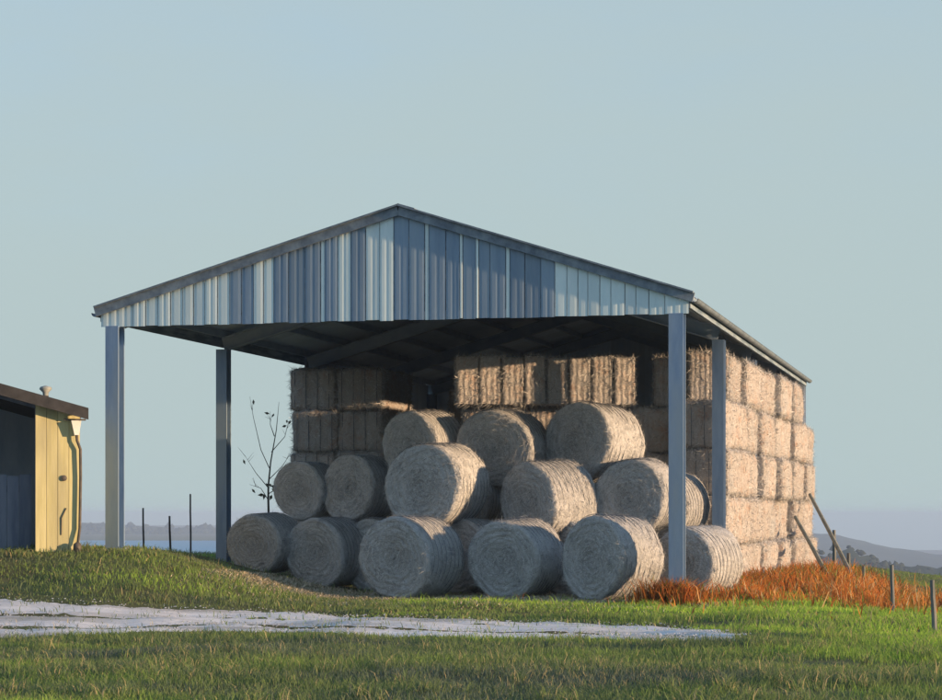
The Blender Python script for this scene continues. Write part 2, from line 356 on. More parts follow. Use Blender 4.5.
MB().bar((RX - .15, -.2, RIDGE + .03), (RX - .15, LEN + .2, RIDGE + .03), .34, .014, up=(-.3, 0, 1)).build('ridge_cap', M['trim'], barn)
MB().bar((RX + .15, -.2, RIDGE + .034), (RX + .15, LEN + .2, RIDGE + .034), .34, .014, up=(.3, 0, 1)).build('ridge_cap', M['trim'], barn)
# gable sheets: edges in photo pixels, p = pale, s = slate
st = [(106,'p'),(133,'p'),(146,'p'),(158,'p'),(171,'p'),(183,'p'),(194,'p'),(205,'p'),(218,'p'),(230,'s'),(242,'s'),(254,'p'),(264,'p'),(274,'s'),(289,'s'),(305,'s'),(321,'p'),(325,'s'),(338,'p'),(351,'s'),(366,'p'),(380,'p'),(394,'s'),(409,'s'),(425,'p'),(429,'s'),(446,'s'),(460,'p'),(463,'s'),(476,'p'),(479,'s'),(490,'s'),(506,'p'),(510,'s'),(525,'s'),(541,'s'),(555,'p'),(567,'p'),(578,'p'),(588,'p'),(600,'p'),(611,'p'),(625,'p'),(636,'p'),(649,'p'),(665,'p'),(686,None)]
def px2x(px):   # local x on the gable plane y = -.1 seen at this column
    k = (px - CX) / F; X0, Y0 = b2w(0, -.1); return (k * Y0 - X0) / (U[0] - k * U[1])
xs = [px2x(a) for a, _ in st]; xs[0] = -W - .24; xs[-1] = .24
def gable_sheet(x0, x1, zb, mat, y, name='gable_sheet', zt=None):
    n = max(4, int(round((x1 - x0) / .018))); v = []; f = []
    for i in range(n + 1):
        x = x0 + (x1 - x0) * i / n; e = min(i, n - i) / n
        ph = (x - x0) / (x1 - x0); ribs = max(1, round((x1 - x0) / .16))
        dy = -.0035 * max(0, min(1, 2.5 * math.sin(ph * ribs * math.pi) ** 2 - .3))
        top = roof_z(x) - (.045 if name == 'gable_sheet' else -.004)
        for z in (zb, (zb + top) / 2, top): v.append((x, y + dy, z))
    for i in range(n):
        for q in range(2): a = i * 3 + q; f.append((a, a + 3, a + 4, a + 1))
    return obj(name, mesh(name, v, f, mat), barn)
for i in range(len(st) - 1):
    o = gable_sheet(xs[i] + .006, xs[i + 1] - .006, GB + random.uniform(-.012, .012), M['pale'] if st[i][1] == 'p' else M['slate'], -.112 - .007 * (i % 2))
MB().box((-W - .2, -.085, GB + .02), (.2, -.04, GB + .16)).build('gable_beam', M['dark'], barn)
for zz in (GB + .75, GB + 1.35):
    hl, hr = [(RIDGE - .1 - zz) / (RIDGE - EAVE) * run(q_) - .25 for q_ in (-1, 1)]
    MB().box((RX - hl, -.085, zz), (RX + hr, -.04, zz + .08)).build('gable_rail', M['dark'], barn)
# rear wall, fully clad
for i in range(12):
    x0 = -W - .2 + i * (W + .4) / 12; gable_sheet(x0 - .03, x0 + (W + .4) / 12 + .03, -.5, M['roof'], LEN + .16 + .006 * (i % 2), 'rear_wall_sheet')

# the two rear bays of the open side are clad as well
for k in range(10):
    ya = 10.56 + k * 1.03; v = []; f = []
    for i in range(25):
        yy = ya + 1.03 * i / 24; dx = -.014 * math.sin(yy / .17 * 2 * math.pi)
        v += [(-W - .15 + dx, yy, -.4), (-W - .15 + dx, yy, EAVE - .05)]
    for i in range(24): f.append((2 * i, 2 * i + 1, 2 * i + 3, 2 * i + 2))
    obj('side_wall_sheet', mesh('side_wall_sheet', v, f, M['roof'], True), barn)

# ------------------------------------------------------------------ hay bales
def strands(P, N, count, ln, wd, seed, flat=.55, grain=None):
    """short straw blades springing from surface points P with normals N"""
    r = np.random.default_rng(seed); k = r.integers(0, len(P), count); p = P[k]; n = N[k]
    d = r.normal(0, 1, (count, 3))
    if grain is not None: d = d * .85 + np.sign(r.normal(0, 1, (count, 1))) * grain[k]
    d -= (d * n).sum(1)[:, None] * n; d /= np.linalg.norm(d, axis=1)[:, None] + 1e-9
    side = np.cross(d, n); l = r.uniform(*ln, count)[:, None]; up = r.uniform(.02, flat, count)[:, None]
    p = p + d * r.uniform(-.05, .05, (count, 1)) + side * r.uniform(-.05, .05, (count, 1)) - n * .004
    tip = p + (d * np.sqrt(1 - up ** 2) + n * up) * l; w_ = r.uniform(*wd, count)[:, None]
    v = np.stack([p - side * w_ / 2, p + side * w_ / 2, tip], 1).reshape(-1, 3)
    return v, np.arange(count * 3).reshape(-1, 3), np.repeat(r.uniform(0, 1, count), 3)
def round_bale_meshes(seed):
    r = np.random.default_rng(seed); ns = 72; hw = .74
    # profile from centre of one face to centre of the other (radius, y)
    prof = [(0, -hw + .05)] + [(q, -hw + .05 * max(0, 1 - q / .5) + .003 * math.sin(q * 52)) for q in np.linspace(.06, .90, 22)]
    prof += [(.945, -hw + .015), (.975, -hw + .045), (.992, -hw + .09)]
    prof += [(1.0 - .016 * (.5 + .5 * math.cos(y * 2 * math.pi / .148)), y) for y in np.linspace(-hw + .12, hw - .12, 24)]
    prof += [(.992, hw - .09), (.975, hw - .045), (.945, hw - .015)]
    prof += [(q, hw - .05 * max(0, 1 - q / .5) - .003 * math.sin(q * 52)) for q in np.linspace(.90, .06, 22)] + [(0, hw - .05)]
    prof = np.array(prof); th = np.linspace(0, 2 * math.pi, ns, endpoint=False)
    q = prof[:, 0][:, None]; y = prof[:, 1][:, None] + 0 * th
    t = th[None, :]
    bumpy = 1 + 0.026 * np.sin(t * 2 + r.uniform(0, 6)) + .018 * np.sin(t * 3 + r.uniform(0, 6) + y * 2) + .009 * np.sin(t * 7 + y * 5 + r.uniform(0, 6)) + r.normal(0, .0045, (len(prof), ns))
    x = q * np.cos(t) * bumpy; z = q * np.sin(t) * bumpy
    y = y + .025 * np.sin(x * 4 + r.uniform(0, 6)) * np.cos(z * 3.3) * (np.abs(y) > hw - .12) + (r.normal(0, .008, y.shape) + .012 * np.sin(q * 40 + t + 2.2 * np.sin(t * 3 + r.uniform(0, 6)))) * (np.abs(y) > hw - .12)
    z = np.where(z < -.93, -.93 - (z + .93) * -.25, z)      # settles flat where it rests
    v = np.stack([x, y, z], -1).reshape(-1, 3); k = np.arange(len(v)).reshape(len(prof), ns)
    f = np.stack([k[:-1], np.roll(k, -1, 1)[:-1], np.roll(k, -1, 1)[1:], k[1:]], -1).reshape(-1, 4)
    me = np_mesh('round_bale', v, f, M['hay_round'], smooth_=True)
    n = np.zeros(len(me.vertices) * 3); me.vertices.foreach_get('normal', n); n = n.reshape(-1, 3)
    c = np.zeros(len(me.vertices) * 3); me.vertices.foreach_get('co', c); c = c.reshape(-1, 3)
    keep = (np.hypot(c[:, 0], c[:, 2]) > .12); cen = c / np.array([1, 1, 1])
    flip = np.where((n * np.stack([c[:, 0], c[:, 1] * 1.2, c[:, 2]], 1)).sum(1) < 0, -1, 1)[:, None]; n = n * flip
    sv, sf, stt = strands(c[keep], n[keep], 9000, (.06, .24), (.006, .014), seed + 50, .42, np.stack([-c[keep][:, 2], 0 * c[keep][:, 0], c[keep][:, 0]], 1) / (np.hypot(c[keep][:, 0], c[keep][:, 2])[:, None] + 1e-6))
    tw = MB()
    for yy in np.linspace(-hw + .16, hw - .16, 8):
        ring = [(1.012 * math.cos(a_) * (1 + .012 * math.sin(2 * a_ + seed)), yy + .012 * math.sin(3 * a_ + yy * 9), max(-.945, 1.012 * math.sin(a_) * (1 + .012 * math.sin(2 * a_ + seed)))) for a_ in np.linspace(0, 2 * math.pi, 41)]
        tw.tube(ring, .007, 4)
    return me, np_mesh('loose_straw', sv, sf, M['straw'], {'tint': stt}), mesh('twine', tw.v, tw.f, M['twine'])
RB = [round_bale_meshes(s) for s in (1, 2, 3, 4)]
def square_bale_meshes(seed, lx, ly, lz):
    """hay bale lx long, ly wide, lz tall about its base centre; twine grooves round its length, flakes across it"""
    r = np.random.default_rng(seed); V_ = []; Fc = []
    nx_, ny_, nz_ = (22, 10, 9) if lx > 1 else (8, 8, 14)
    ax = [np.linspace(-1, 1, n + 1) for n in (nx_, ny_, nz_)]
    base = 0
    def side(a, b, fix, sgn):
        nonlocal base
        A, B_ = np.meshgrid(ax[a], ax[b]); p = np.zeros(A.shape + (3,)); p[..., a] = A; p[..., b] = B_; p[..., fix] = sgn
        h, w_ = A.shape; k = np.arange(h * w_).reshape(h, w_) + base
        q = np.stack([k[:-1, :-1], k[:-1, 1:], k[1:, 1:], k[1:, :-1]], -1).reshape(-1, 4)
        right = np.cross(np.eye(3)[a], np.eye(3)[b])[fix] * sgn
        Fc.append(q if right > 0 else q[:, ::-1]); V_.append(p.reshape(-1, 3)); base += h * w_
    for fix in range(3):
        a, b = [(1, 2), (0, 2), (0, 1)][fix]
        for sgn in (-1, 1): side(a, b, fix, sgn)
    p = np.vstack(V_); hd = np.array([lx, ly, lz]) / 2
    # rounded corners
    rad = .11 if lx > 1 else .05; c = p * hd; inner = np.clip(c, -(hd - rad), hd - rad); d = c - inner; L_ = np.linalg.norm(d, axis=1)[:, None]
    m = L_ > rad; c = np.where(m, inner + d / np.maximum(L_, 1e-6) * rad, c)
    nrm = d / np.maximum(L_, 1e-6)
    wav = .020 * np.sin(c[:, 0] * 9 + r.uniform(0, 6)) * np.sin(c[:, 2] * 6 + r.uniform(0, 6)) + .018 * np.sin(c[:, 1] * 8 + c[:, 0] * 3 + r.uniform(0, 6))
    key = np.round(p * 1000).astype(int); h = (np.abs(key[:, 0] * 73856093 ^ key[:, 1] * 19349663 ^ key[:, 2] * 83492791) % 1000) / 1000 - .5
    flake = .016 * np.sin(c[:, 0] * 46 + 2 * np.sin(c[:, 2] * 5)) * (np.abs(p[:, 0]) < .97)
    groove = -.016 * np.maximum.reduce([np.exp(-((c[:, 1] - g_) / .03) ** 2) for g_ in np.linspace(-ly / 2 + .15, ly / 2 - .15, 4)]) if lx > 1 else 0
    off = (wav + flake + .026 * h + groove)[:, None] if lx > 1 else (.5 * wav + .5 * flake + .018 * h)[:, None]
    c = c + nrm * off; c[:, 2] += lz / 2
    f = np.vstack(Fc)
    me = np_mesh('hay_bale', c, f, M['hay_square'], smooth_=True)
    sv, sf, stt = strands(c, nrm, 6000 if lx > 1 else 1600, (.05, .20), (.006, .014), seed + 90)
    tw = MB(); a_, b_ = lx / 2 + .012, lz / 2 + .012
    for yy in np.linspace(-ly / 2 + .15, ly / 2 - .15, 4 if lx > 1 else 2):
        q_ = .09 if lx > 1 else .04
        tw.tube([(x_, yy, z_ + lz / 2) for x_, z_ in ((-a_ + q_, -b_), (a_ - q_, -b_), (a_, -b_ + q_), (a_, b_ - q_), (a_ - q_, b_), (-a_ + q_, b_), (-a_, b_ - q_), (-a_, -b_ + q_), (-a_ + q_, -b_))], .008, 4)
    return me, np_mesh('loose_straw', sv, sf, M['straw'], {'tint': stt}), mesh('twine', tw.v, tw.f, M['twine'])
SB = [square_bale_meshes(s, 2.35, 1.16, .95) for s in (11, 12, 13, 14, 15)]
TB = [square_bale_meshes(s, .46, .50, 1.02) for s in (21, 22, 23, 24)]
def straw_of(o, me, tw): s = obj('loose_straw', me, o); s['kind'] = 'stuff'; obj('twine', tw, o)

# round bales: photo centre, depth, radius, yaw of the facing end (deg, turned from the camera to the left), roll, label
GR = 'round hay bales heaped under the barn'
RBL = [
 (412, 555, 36.2, .83, 27, 'shadowed round hay bale foremost on the grass, straight below the gable peak'),
 (517, 555, 36.2, .80, 24, 'greyish round hay bale on the ground between the foremost bale and the weed-side bale'),
 (612, 558, 35.1, .83, 43, 'round hay bale on the ground beside the orange weeds, sunlit along one flank'),
 (698, 561, 35.9, .72, 34, 'pale round hay bale behind the near steel column, among orange weeds'),
 (329, 543, 39.4, .76, 24, 'shadowed round hay bale on the ground, second from the open end of the heap'),
 (266, 544, 39.6, .66, 22, 'small dark round hay bale at the open end of the heap'),
 (437, 486, 37.7, .86, 21, 'blue-grey round hay bale lying on the foremost bale, face almost full on'),
 (362, 490, 40.2, .74, 30, 'shadowed round hay bale in the middle tier with a thin sunlit crest'),
 (309, 491, 40.7, .65, 22, 'dark round hay bale on top of the two end bales'),
 (549, 502, 37.7, .84, 44, 'round hay bale in the heart of the heap with a bright curved flank'),
 (638, 497, 37.8, .78, 17, 'round hay bale in the middle tier beside the near column, its end face showing'),
 (671, 507, 39.3, .72, 30, 'round hay bale mostly hidden behind the near column, pale edge showing'),
 (425, 446, 39.5, .76, 29, 'topmost round hay bale in shade, only its rounded top sunlit'),
 (504, 448, 39.3, .84, 15, 'topmost round hay bale below the upright bales, middle one of the three on top'),
 (594, 444, 39.1, .87, 36, 'big topmost round hay bale with broad sunlit side, highest on the heap'),
 # behind, holding the upper tiers up
 (470, 556, 38.0, .80, 25, 'round hay bale filling the dark gap behind the two foremost bottom bales'),
 (574, 556, 37.6, .80, 27, 'round hay bale filling the dark gap under the bright-flanked middle bale'),
 (385, 556, 39.6, .80, 24, 'round hay bale in deep shade behind the foremost bottom bale'),
 (470, 500, 39.5, .80, 22, 'round hay bale in the dark hollow under the topmost pair'),
 (560, 505, 39.4, .80, 25, 'round hay bale in the dark hollow under the highest bale'),
]
for i, (px, py, D, r, yaw, lab) in enumerate(RBL):
    p = at(px, py, D)
    zg = tz(p.x, p.y)
    if p.z < zg + r * 1.25: p.z = zg + r * .93
    me, sm, tw = RB[i % 4]
    o = obj('round_hay_bale', me, None, p, (R_(random.uniform(-3, 3)), 0, R_(-yaw - 4)), (r * random.uniform(.98, 1.04), r * random.uniform(.88, 1.02), r * random.uniform(.96, 1.0))); tag(o, lab, 'hay bale', GR)
    # turn the bale about its own axis so alike meshes differ, unless it rests on the ground
    if p.z > zg + r * 1.25: o.rotation_euler = (Matrix.Rotation(R_(-yaw - 4), 3, 'Z') @ Matrix.Rotation(R_(random.uniform(-4, 4)), 3, 'X') @ Matrix.Rotation(random.uniform(-.5, .5), 3, 'Y')).to_euler()
    straw_of(o, sm, tw)
ORD = ['first', 'second', 'third', 'fourth', 'fifth', 'sixth', 'seventh', 'eighth']
def square(x, y, z, rz, lab, group, sz=(1, 1, 1), small=False, tilt=0):
    X, Y = b2w(x, y); me, sm, tw = random.choice(TB if small else SB)
    flip = random.choice((0, math.pi))
    o = obj('upright_hay_bale' if small else 'rectangular_hay_bale', me, None, (X, Y, z), (R_(tilt), 0, R_(rz - YAW) + flip), sz); tag(o, lab, 'hay bale', group); straw_of(o, sm, tw); return o
# sunlit stack along the open side: six columns, five courses
CH = {0: 'lowest', 1: 'second', 2: 'third', 3: 'fourth', 4: 'top'}
y0 = 5.78
for c in range(6):
    yc = y0 + 1.18 + c * 2.42; out_x = (.18, .20, .28, .42, .52, .55)[c]
    X, Y = b2w(out_x, yc); zb = tz(X, Y) - .06; ch = (5.08 - zb) / 5
    for k in range(5):
        jx = random.uniform(-.08, .05); jy = random.uniform(-.04, .04); rz = 90 + (random.uniform(-3.5, 3.5) if c else -5 + random.uniform(-1, 1))
        sz = (random.uniform(.985, 1.0), 1, ch / .95 * .992)
        if c == 5 and k == 4: jx -= .45
        if c == 0 and k == 4: sz = (.66, .9, ch / .95 * .97); jy = .42; jx = -.05; rz = 90
        if (c, k) == (3, 1): jx -= .2
        square(out_x - .58 + jx, yc + jy, zb + k * ch, rz, f'sunlit rectangular bale in the barn side stack, {CH[k]} course, {ORD[c]} pile from the gable', 'rectangular bales stacked along the sunlit side', sz)
# shaded stack front behind the round bales
for c, (xc, yc_, rz_) in enumerate(((-2.20, 6.97, -1.2), (-4.66, 6.30, 17.0))):
    for k in range(4):
        square(xc + random.uniform(-.03, .03), yc_ + random.uniform(-.04, .05), k * .985, rz_ + random.uniform(-1, 1), f'shaded rectangular bale facing the heap, {CH[k]} course, {"beside the sunlit stack" if c == 0 else "deep behind the round bales"}', 'rectangular bales facing the round heap', (1, 1, 1.03))
for i in range(8):
    x = -5.47 + i * .462; t = (i / 7)
    square(x, 5.22 + .985 * t + random.uniform(-.006, .006), 3.96, 22 + random.uniform(-.6, .6), f'pale sunlit hay bale standing on end behind the heap, {ORD[i]} in its row of eight', 'hay bales standing on end in a row', (1, 1, random.uniform(.99, 1.06)), True, random.uniform(-1, 1))
for i, x in enumerate((-1.44, -.60, -.20)):
    X, Y = b2w(.18, y0 + 1.18); zb = tz(X, Y) - .06; z4 = zb + 4 * (5.08 - zb) / 5
    square(x, (6.75, 6.24, 6.38)[i], z4 if i else 3.96, random.uniform(13, 18), ('lone sunlit hay bale on end above the shaded stack, before the near column', 'sunlit hay bale on end between the two steel columns, next to the near one', 'sunlit hay bale on end between the two steel columns, next to the farther one')[i], 'hay bales standing on end near the columns', (.95, .9, 1.03), True)
# dark stack at the open side and stack in the recess behind
for k in range(5):
    zb = .12
    for c, x in enumerate((-10.46, -9.26)):
        square(x + random.uniform(-.03, .03), 10.38 + random.uniform(-.06, .06), zb + k * 1.0, 90 + random.uniform(-2, 2), f'dark shaded bale end in the tall stack by the open side, {CH[k]} course, {"outer" if c == 0 else "inner"} pile', 'rectangular bales stacked by the open side', (1, 1.02, 1.05))
    for c, x in enumerate((-8.2, -7.0, -5.8)):
        square(x, 16.2 + random.uniform(-.08, .08), k * 1.0, 90 + random.uniform(-2, 2), f'bale end in the dark recess under the roof, {CH[k]} course, {ORD[c]} pile in', 'rectangular bales in the dark recess', (1, 1.02, 1.05))

# ------------------------------------------------------------------ shed at the picture's edge
SY = -20.0
sp = at(80, 552, 35.0); sz0 = tz(sp.x, sp.y)
shed = obj('farm_shed', None, loc=(sp.x, sp.y, 0), rot=(0, 0, R_(-SY)))
tag(shed, 'low farm shed with ochre boarded corner, dark open bay and black roof edge', 'shed')
M['ochre'] = material('ochre_board', (.42, .40, .21), (.52, .50, .30), (9, 9, .9), rough=.85, bump=.006, c3=(.30, .29, .19), rand=.10)
M['navy'] = material('slate_blue_board', (.09, .12, .19), (.16, .19, .26), (6, 6, .8), rough=.8, bump=.004, rand=.15)
M['black'] = material('bitumen', (.018, .020, .025), (.04, .042, .05), (5, 5, 5), rough=.7)
M['inside'] = material('shed_inside', (.22, .30, .44), (.28, .36, .50), (3, 3, 1), rough=.9)
M['offwhite'] = material('white_enamel', (.62, .66, .66), (.72, .75, .74), (9, 9, 9), rough=.4)
M['iron'] = material('cast_iron', (.05, .05, .055), (.10, .09, .08), (9, 9, 9), rough=.6)
top = 1.6 + (515 - 413) / 53.5; sl = .27
def shz(x): return top - x * sl
nb = 4; bw = .80 / nb
for i in range(nb):
    x1 = -i * bw; m = MB(); z0 = sz0 - .15
    m.v = [(x1 - bw + .004, 0, z0), (x1 - .004, 0, z0), (x1 - .004, .035, z0), (x1 - bw + .004, .035, z0)] + [(x1 - bw + .004, 0, shz(x1 - bw)), (x1 - .004, 0, shz(x1)), (x1 - .004, .035, shz(x1)), (x1 - bw + .004, .035, shz(x1 - bw))]
    b_ = MB(); b_.box((0,0,0),(1,1,1)); m.f = b_.f
    m.build('board', M['ochre'], shed, loc=(0, -.006 * (i % 2), 0))
def prism(x0, x1, y0_, y1_, zb0, zb1, zt0, zt1):
    m = MB(); b_ = MB(); b_.box((0,0,0),(1,1,1)); m.f = b_.f
    m.v = [(x0,y0_,zb0),(x1,y0_,zb1),(x1,y1_,zb1),(x0,y1_,zb0),(x0,y0_,zt0),(x1,y0_,zt1),(x1,y1_,zt1),(x0,y1_,zt0)]; return m
prism(-.08, 0, .04, 5.5, sz0 - .6, sz0 - .6, shz(-.08), shz(0)).build('side_wall', M['ochre'], shed)
prism(-.80, -.72, .04, .16, sz0 - .2, sz0 - .2, shz(-.8), shz(-.72)).build('door_post', M['navy'], shed)
prism(-7.5, -.09, 5.3, 5.4, sz0 - .6, sz0 - .6, shz(-7.5), shz(-.09)).build('back_wall', M['inside'], shed)
prism(-7.6, -7.5, 0, 5.4, sz0 - .6, sz0 - .6, shz(-7.6), shz(-7.5)).build('far_wall', M['inside'], shed)
for i in range(9):
    x1 = -.84 - i * .22; h = sz0 + 1.42 + random.uniform(-.02, .02)
    prism(x1 - .212, x1, .62, .655, sz0 - .2, sz0 - .2, h, h).build('half_door_board', M['navy'], shed)
prism(-2.85, -.84, .66, .70, sz0 + 1.1, sz0 + 1.1, sz0 + 1.22, sz0 + 1.22).build('half_door_rail', M['navy'], shed)
prism(-7.7, .12, -.26, 5.7, shz(-7.7) + .02, shz(.12) + .02, shz(-7.7) + .09, shz(.12) + .09).build('roof', M['black'], shed)
prism(-7.72, .13, -.30, -.262, shz(-7.72) - .10, shz(.13) - .10, shz(-7.72) + .115, shz(.13) + .115).build('verge_board', M['black'], shed)
prism(-7.7, .02, .04, .14, shz(-7.7) - .14, shz(.02) - .14, shz(-7.7), shz(.02)).build('lintel', M['navy'], shed)
# roof vent: stub, turned cowl
vx = -.62; zv = shz(vx)
m = MB(); prof = [(.0, .06), (.06, .06), (.14, .07), (.30, .10), (.36, .095), (.40, .06), (.42, .005)]
m.tube([(vx, -.05, zv + .02), (vx, -.05, zv + .14)], .055, 12)
co = m.build('vent_cowl', M['iron'], shed, sm=True)
m = MB(); m.tube([(vx, -.05, zv + h_) for h_ in (.12, .15, .20, .26, .30, .325)], [.045, .05, .055, .115, .10, .015], 14); m.build('cowl_head', material('galvanised', (.20, .23, .24), (.30, .33, .34), (9, 9, 9), rough=.5), co, sm=True)
# gutter end, hopper, downpipe
zg = shz(0)
MB().box((-.30, -.10, zg - .145), (.10, -.055, zg - .115)).build('hopper_bracket', M['iron'], shed)
m = MB(); m.v = [(-.17,-.19,zg-.15),(.01,-.19,zg-.15),(.01,-.04,zg-.15),(-.17,-.04,zg-.15),(-.11,-.16,zg-.42),(-.03,-.16,zg-.42),(-.03,-.05,zg-.42),(-.11,-.05,zg-.42)]
m.f = [(0,1,2,3),(7,6,5,4),(0,4,5,1),(1,5,6,2),(2,6,7,3),(3,7,4,0)]
hp = m.build('rainwater_hopper', M['offwhite'], shed)
m = MB(); m.tube([(-.07, -.10, zg - .40), (-.06, -.10, zg - .52), (.0, -.08, zg - .68), (.005, -.07, zg - 1.2), (-.01, -.07, sz0 + .42), (-.05, -.10, sz0 + .12), (-.06, -.16, sz0 + .04)], .027, 10)
m.build('downpipe', M['iron'], shed, sm=True)
MB().tube([(-.06, -.17, sz0 - .05), (-.06, -.17, sz0 + .13), (-.06, -.17, sz0 + .17)], [.08, .075, .02], 10).build('drain_shoe', M['iron'], shed, sm=True)
m = MB(); m.tube([(-.29, .0, sz0 + 1.36), (-.29, -.04, sz0 + 1.36), (-.29, -.055, sz0 + 1.36)], [.055, .055, .02], 12); m.build('wall_plate', M['iron'], shed)
m = MB(); m.tube([(-.34, -.012, sz0 + .30), (-.335, -.02, sz0 + .62), (-.25, -.02, sz0 + .80)], .012, 6); m.build('cable', M['iron'], shed)

# ------------------------------------------------------------------ fence posts, stakes, props, sapling
M['post'] = material('grey_post', (.10, .115, .125), (.20, .21, .21), (14, 14, 2), rough=.9, bump=.004, bscale=(30, 30, 4))
M['stake'] = material('dark_stake', (.05, .05, .055), (.11, .10, .10), (14, 14, 2), rough=.9)
def post(name, px, py_top, py_bot, D, rad, lab, group, lean=(0, 0), mat='post'):
    p = at(px, py_bot, D); z = tz(p.x, p.y); h = max(.5, (py_bot - py_top) / F * D + (p.z - z))
    m = MB(); n = 5; pts = [(lean[0] * q * h + .012 * math.sin(q * 5), lean[1] * q * h, -.25 + (h + .25) * q) for q in np.linspace(0, 1, n)]
    m.tube(pts, [rad * (1.05 - .2 * q) for q in np.linspace(0, 1, n)], 8)
    o = m.build(name, M[mat], None, loc=(p.x, p.y, z), rot=(0, 0, random.uniform(0, .3))); return tag(o, lab, 'post', group)
FG = 'fence posts in the orange weeds'
pf = hit(892, 613); post('fence_post', 892, 565, 613, pf.y, .036, 'grey fence post in the rust-orange weeds, second from the picture edge', FG, (.01, 0))
pf = hit(934, 632); post('fence_post', 934, 580, 632, pf.y, .038, 'tallest grey fence post standing in green grass at the picture edge', FG, (-.02, 0))
post('fence_post', 849, 553, 578, 49, .055, 'short dark fence post behind the two leaning props', FG)
post('fence_post', 864, 574, 584, 45, .05, 'stub of a fence post barely above the orange weeds', FG)
post('fence_post', 834, 530, 572, 56, .06, 'thin far fence post rising above the hill line beyond the props', FG, (.01, 0))
SG = 'stakes beyond the open side of the barn'
post('thin_stake', 143, 508, 566, 47, .026, 'thin dark stake close to the corner column of the barn', SG, (.01, 0), 'stake')
post('thin_stake', 170, 516, 568, 45, .028, 'thin dark stake midway between the two columns of the open side', SG, (0, 0), 'stake')
post('thin_stake', 190, 494, 568, 47, .024, 'tallest thin stake, next to the second column of the open side', SG, (.012, 0), 'stake')
M['prop'] = material('prop_timber', (.13, .145, .135), (.24, .25, .22), (4, 4, 4), rough=.9, bump=.004)
def prop(foot, topp, lab):
    f0 = Vector(foot); d = Vector(topp) - f0
    m = MB(); m.tube([(0, 0, 0), d * .5 + Vector((0, 0, .02)), d], [.058, .054, .048], 8)
    tag(m.build('timber_prop', M['prop'], None, loc=f0), lab, 'prop', 'timber props leaning on the stack')
def side_pt(y, z, off=.62): X, Y = b2w(off, y); return (X, Y, z)
def foot_at(px, D):
    X = (px - CX) / F * D; return (X, D, tz(X, D) - .08)
prop(foot_at(858, 46.2), side_pt(17.2, 2.15, .72), 'long grey timber prop leaning on the sunlit stack, foot in the green grass')
prop(foot_at(833, 45.0), side_pt(14.4, 1.55, .62), 'shorter grey timber prop leaning on the sunlit stack, foot in orange weeds')

M['bark'] = material('dark_bark', (.055, .05, .045), (.10, .09, .08), (9, 9, 3), rough=.9)
M['deadleaf'] = material('withered_leaf', (.06, .065, .05), (.11, .10, .07), (9, 9, 9), rough=.8)
tp = at(268, 560, 47.0); tzg = tz(tp.x, tp.y)
sap = obj('bare_sapling', None, loc=(tp.x, tp.y, tzg)); tag(sap, 'spindly bare sapling with a few withered leaves beyond the small end bale', 'tree')
S47 = 47 / F
def L47(px, py, dy=0): return Vector(((px - 268) * S47, dy, EYE + (HY - py) * S47 - tzg))
m = MB(); m.tube([(0, 0, -.1), L47(269, 530), L47(268, 500, .05), L47(268, 486, .05), L47(270, 462, .1), L47(276, 430, .05), L47(279, 402, 0)], [.04, .034, .028, .024, .018, .011, .004], 7)
trunk = m.build('trunk', M['bark'], sap, sm=True)
m = MB(); r2 = random.Random(5)
br = [((268, 488), (255, 473), (243, 455)), ((268, 480), (280, 466), (290, 448)), ((269, 468), (262, 450), (256, 418), (254, 398)), ((271, 452), (283, 436), (285, 420)), ((268, 500), (258, 488), (244, 484)), ((274, 436), (268, 424), (266, 410)), ((268, 494), (278, 486), (284, 488))]
leaf = MB()
for b_ in br:
    dy = r2.uniform(-.7, .7); pts = [L47(a, b, dy * k / (len(b_) - 1) + .05) for k, (a, b) in enumerate(b_)]
    m.tube(pts, [.013 * (1 - .75 * k / (len(pts) - 1)) for k in range(len(pts))], 5)
    for k in range(3):
        q = pts[-2].lerp(pts[-1], r2.random()); e = q + Vector((r2.uniform(-.2, .2), r2.uniform(-.2, .2), r2.uniform(.05, .25))); m.tube([q, e], [.006, .002], 4)
    for k in range(r2.choice((1, 2, 3))):
        q = pts[-1] + Vector((r2.uniform(-.1, .1), r2.uniform(-.1, .1), r2.uniform(-.15, .05))); i = len(leaf.v); a = Vector((r2.uniform(-1, 1), r2.uniform(-1, 1), r2.uniform(-1.4, .2))).normalized(); s_ = a.cross(Vector((.3, 1, .2))).normalized() * .035
        leaf.v += [tuple(q), tuple(q + a * .07 + s_), tuple(q + a * .15), tuple(q + a * .07 - s_)]; leaf.f.append((i, i + 1, i + 2, i + 3))
for k in range(7):
    q = L47(268 + r2.uniform(-5, 4), 487 + r2.uniform(-5, 8), .03); i = len(leaf.v); a = Vector((r2.uniform(-1, 1), r2.uniform(-1, 1), r2.uniform(-1.4, .2))).normalized(); s_ = a.cross(Vector((.3, 1, .2))).normalized() * .045
    leaf.v += [tuple(q), tuple(q + a * .08 + s_), tuple(q + a * .18), tuple(q + a * .08 - s_)]; leaf.f.append((i, i + 1, i + 2, i + 3))
cr = m.build('crown', M['bark'], sap); leaf.build('withered_leaves', M['deadleaf'], cr)

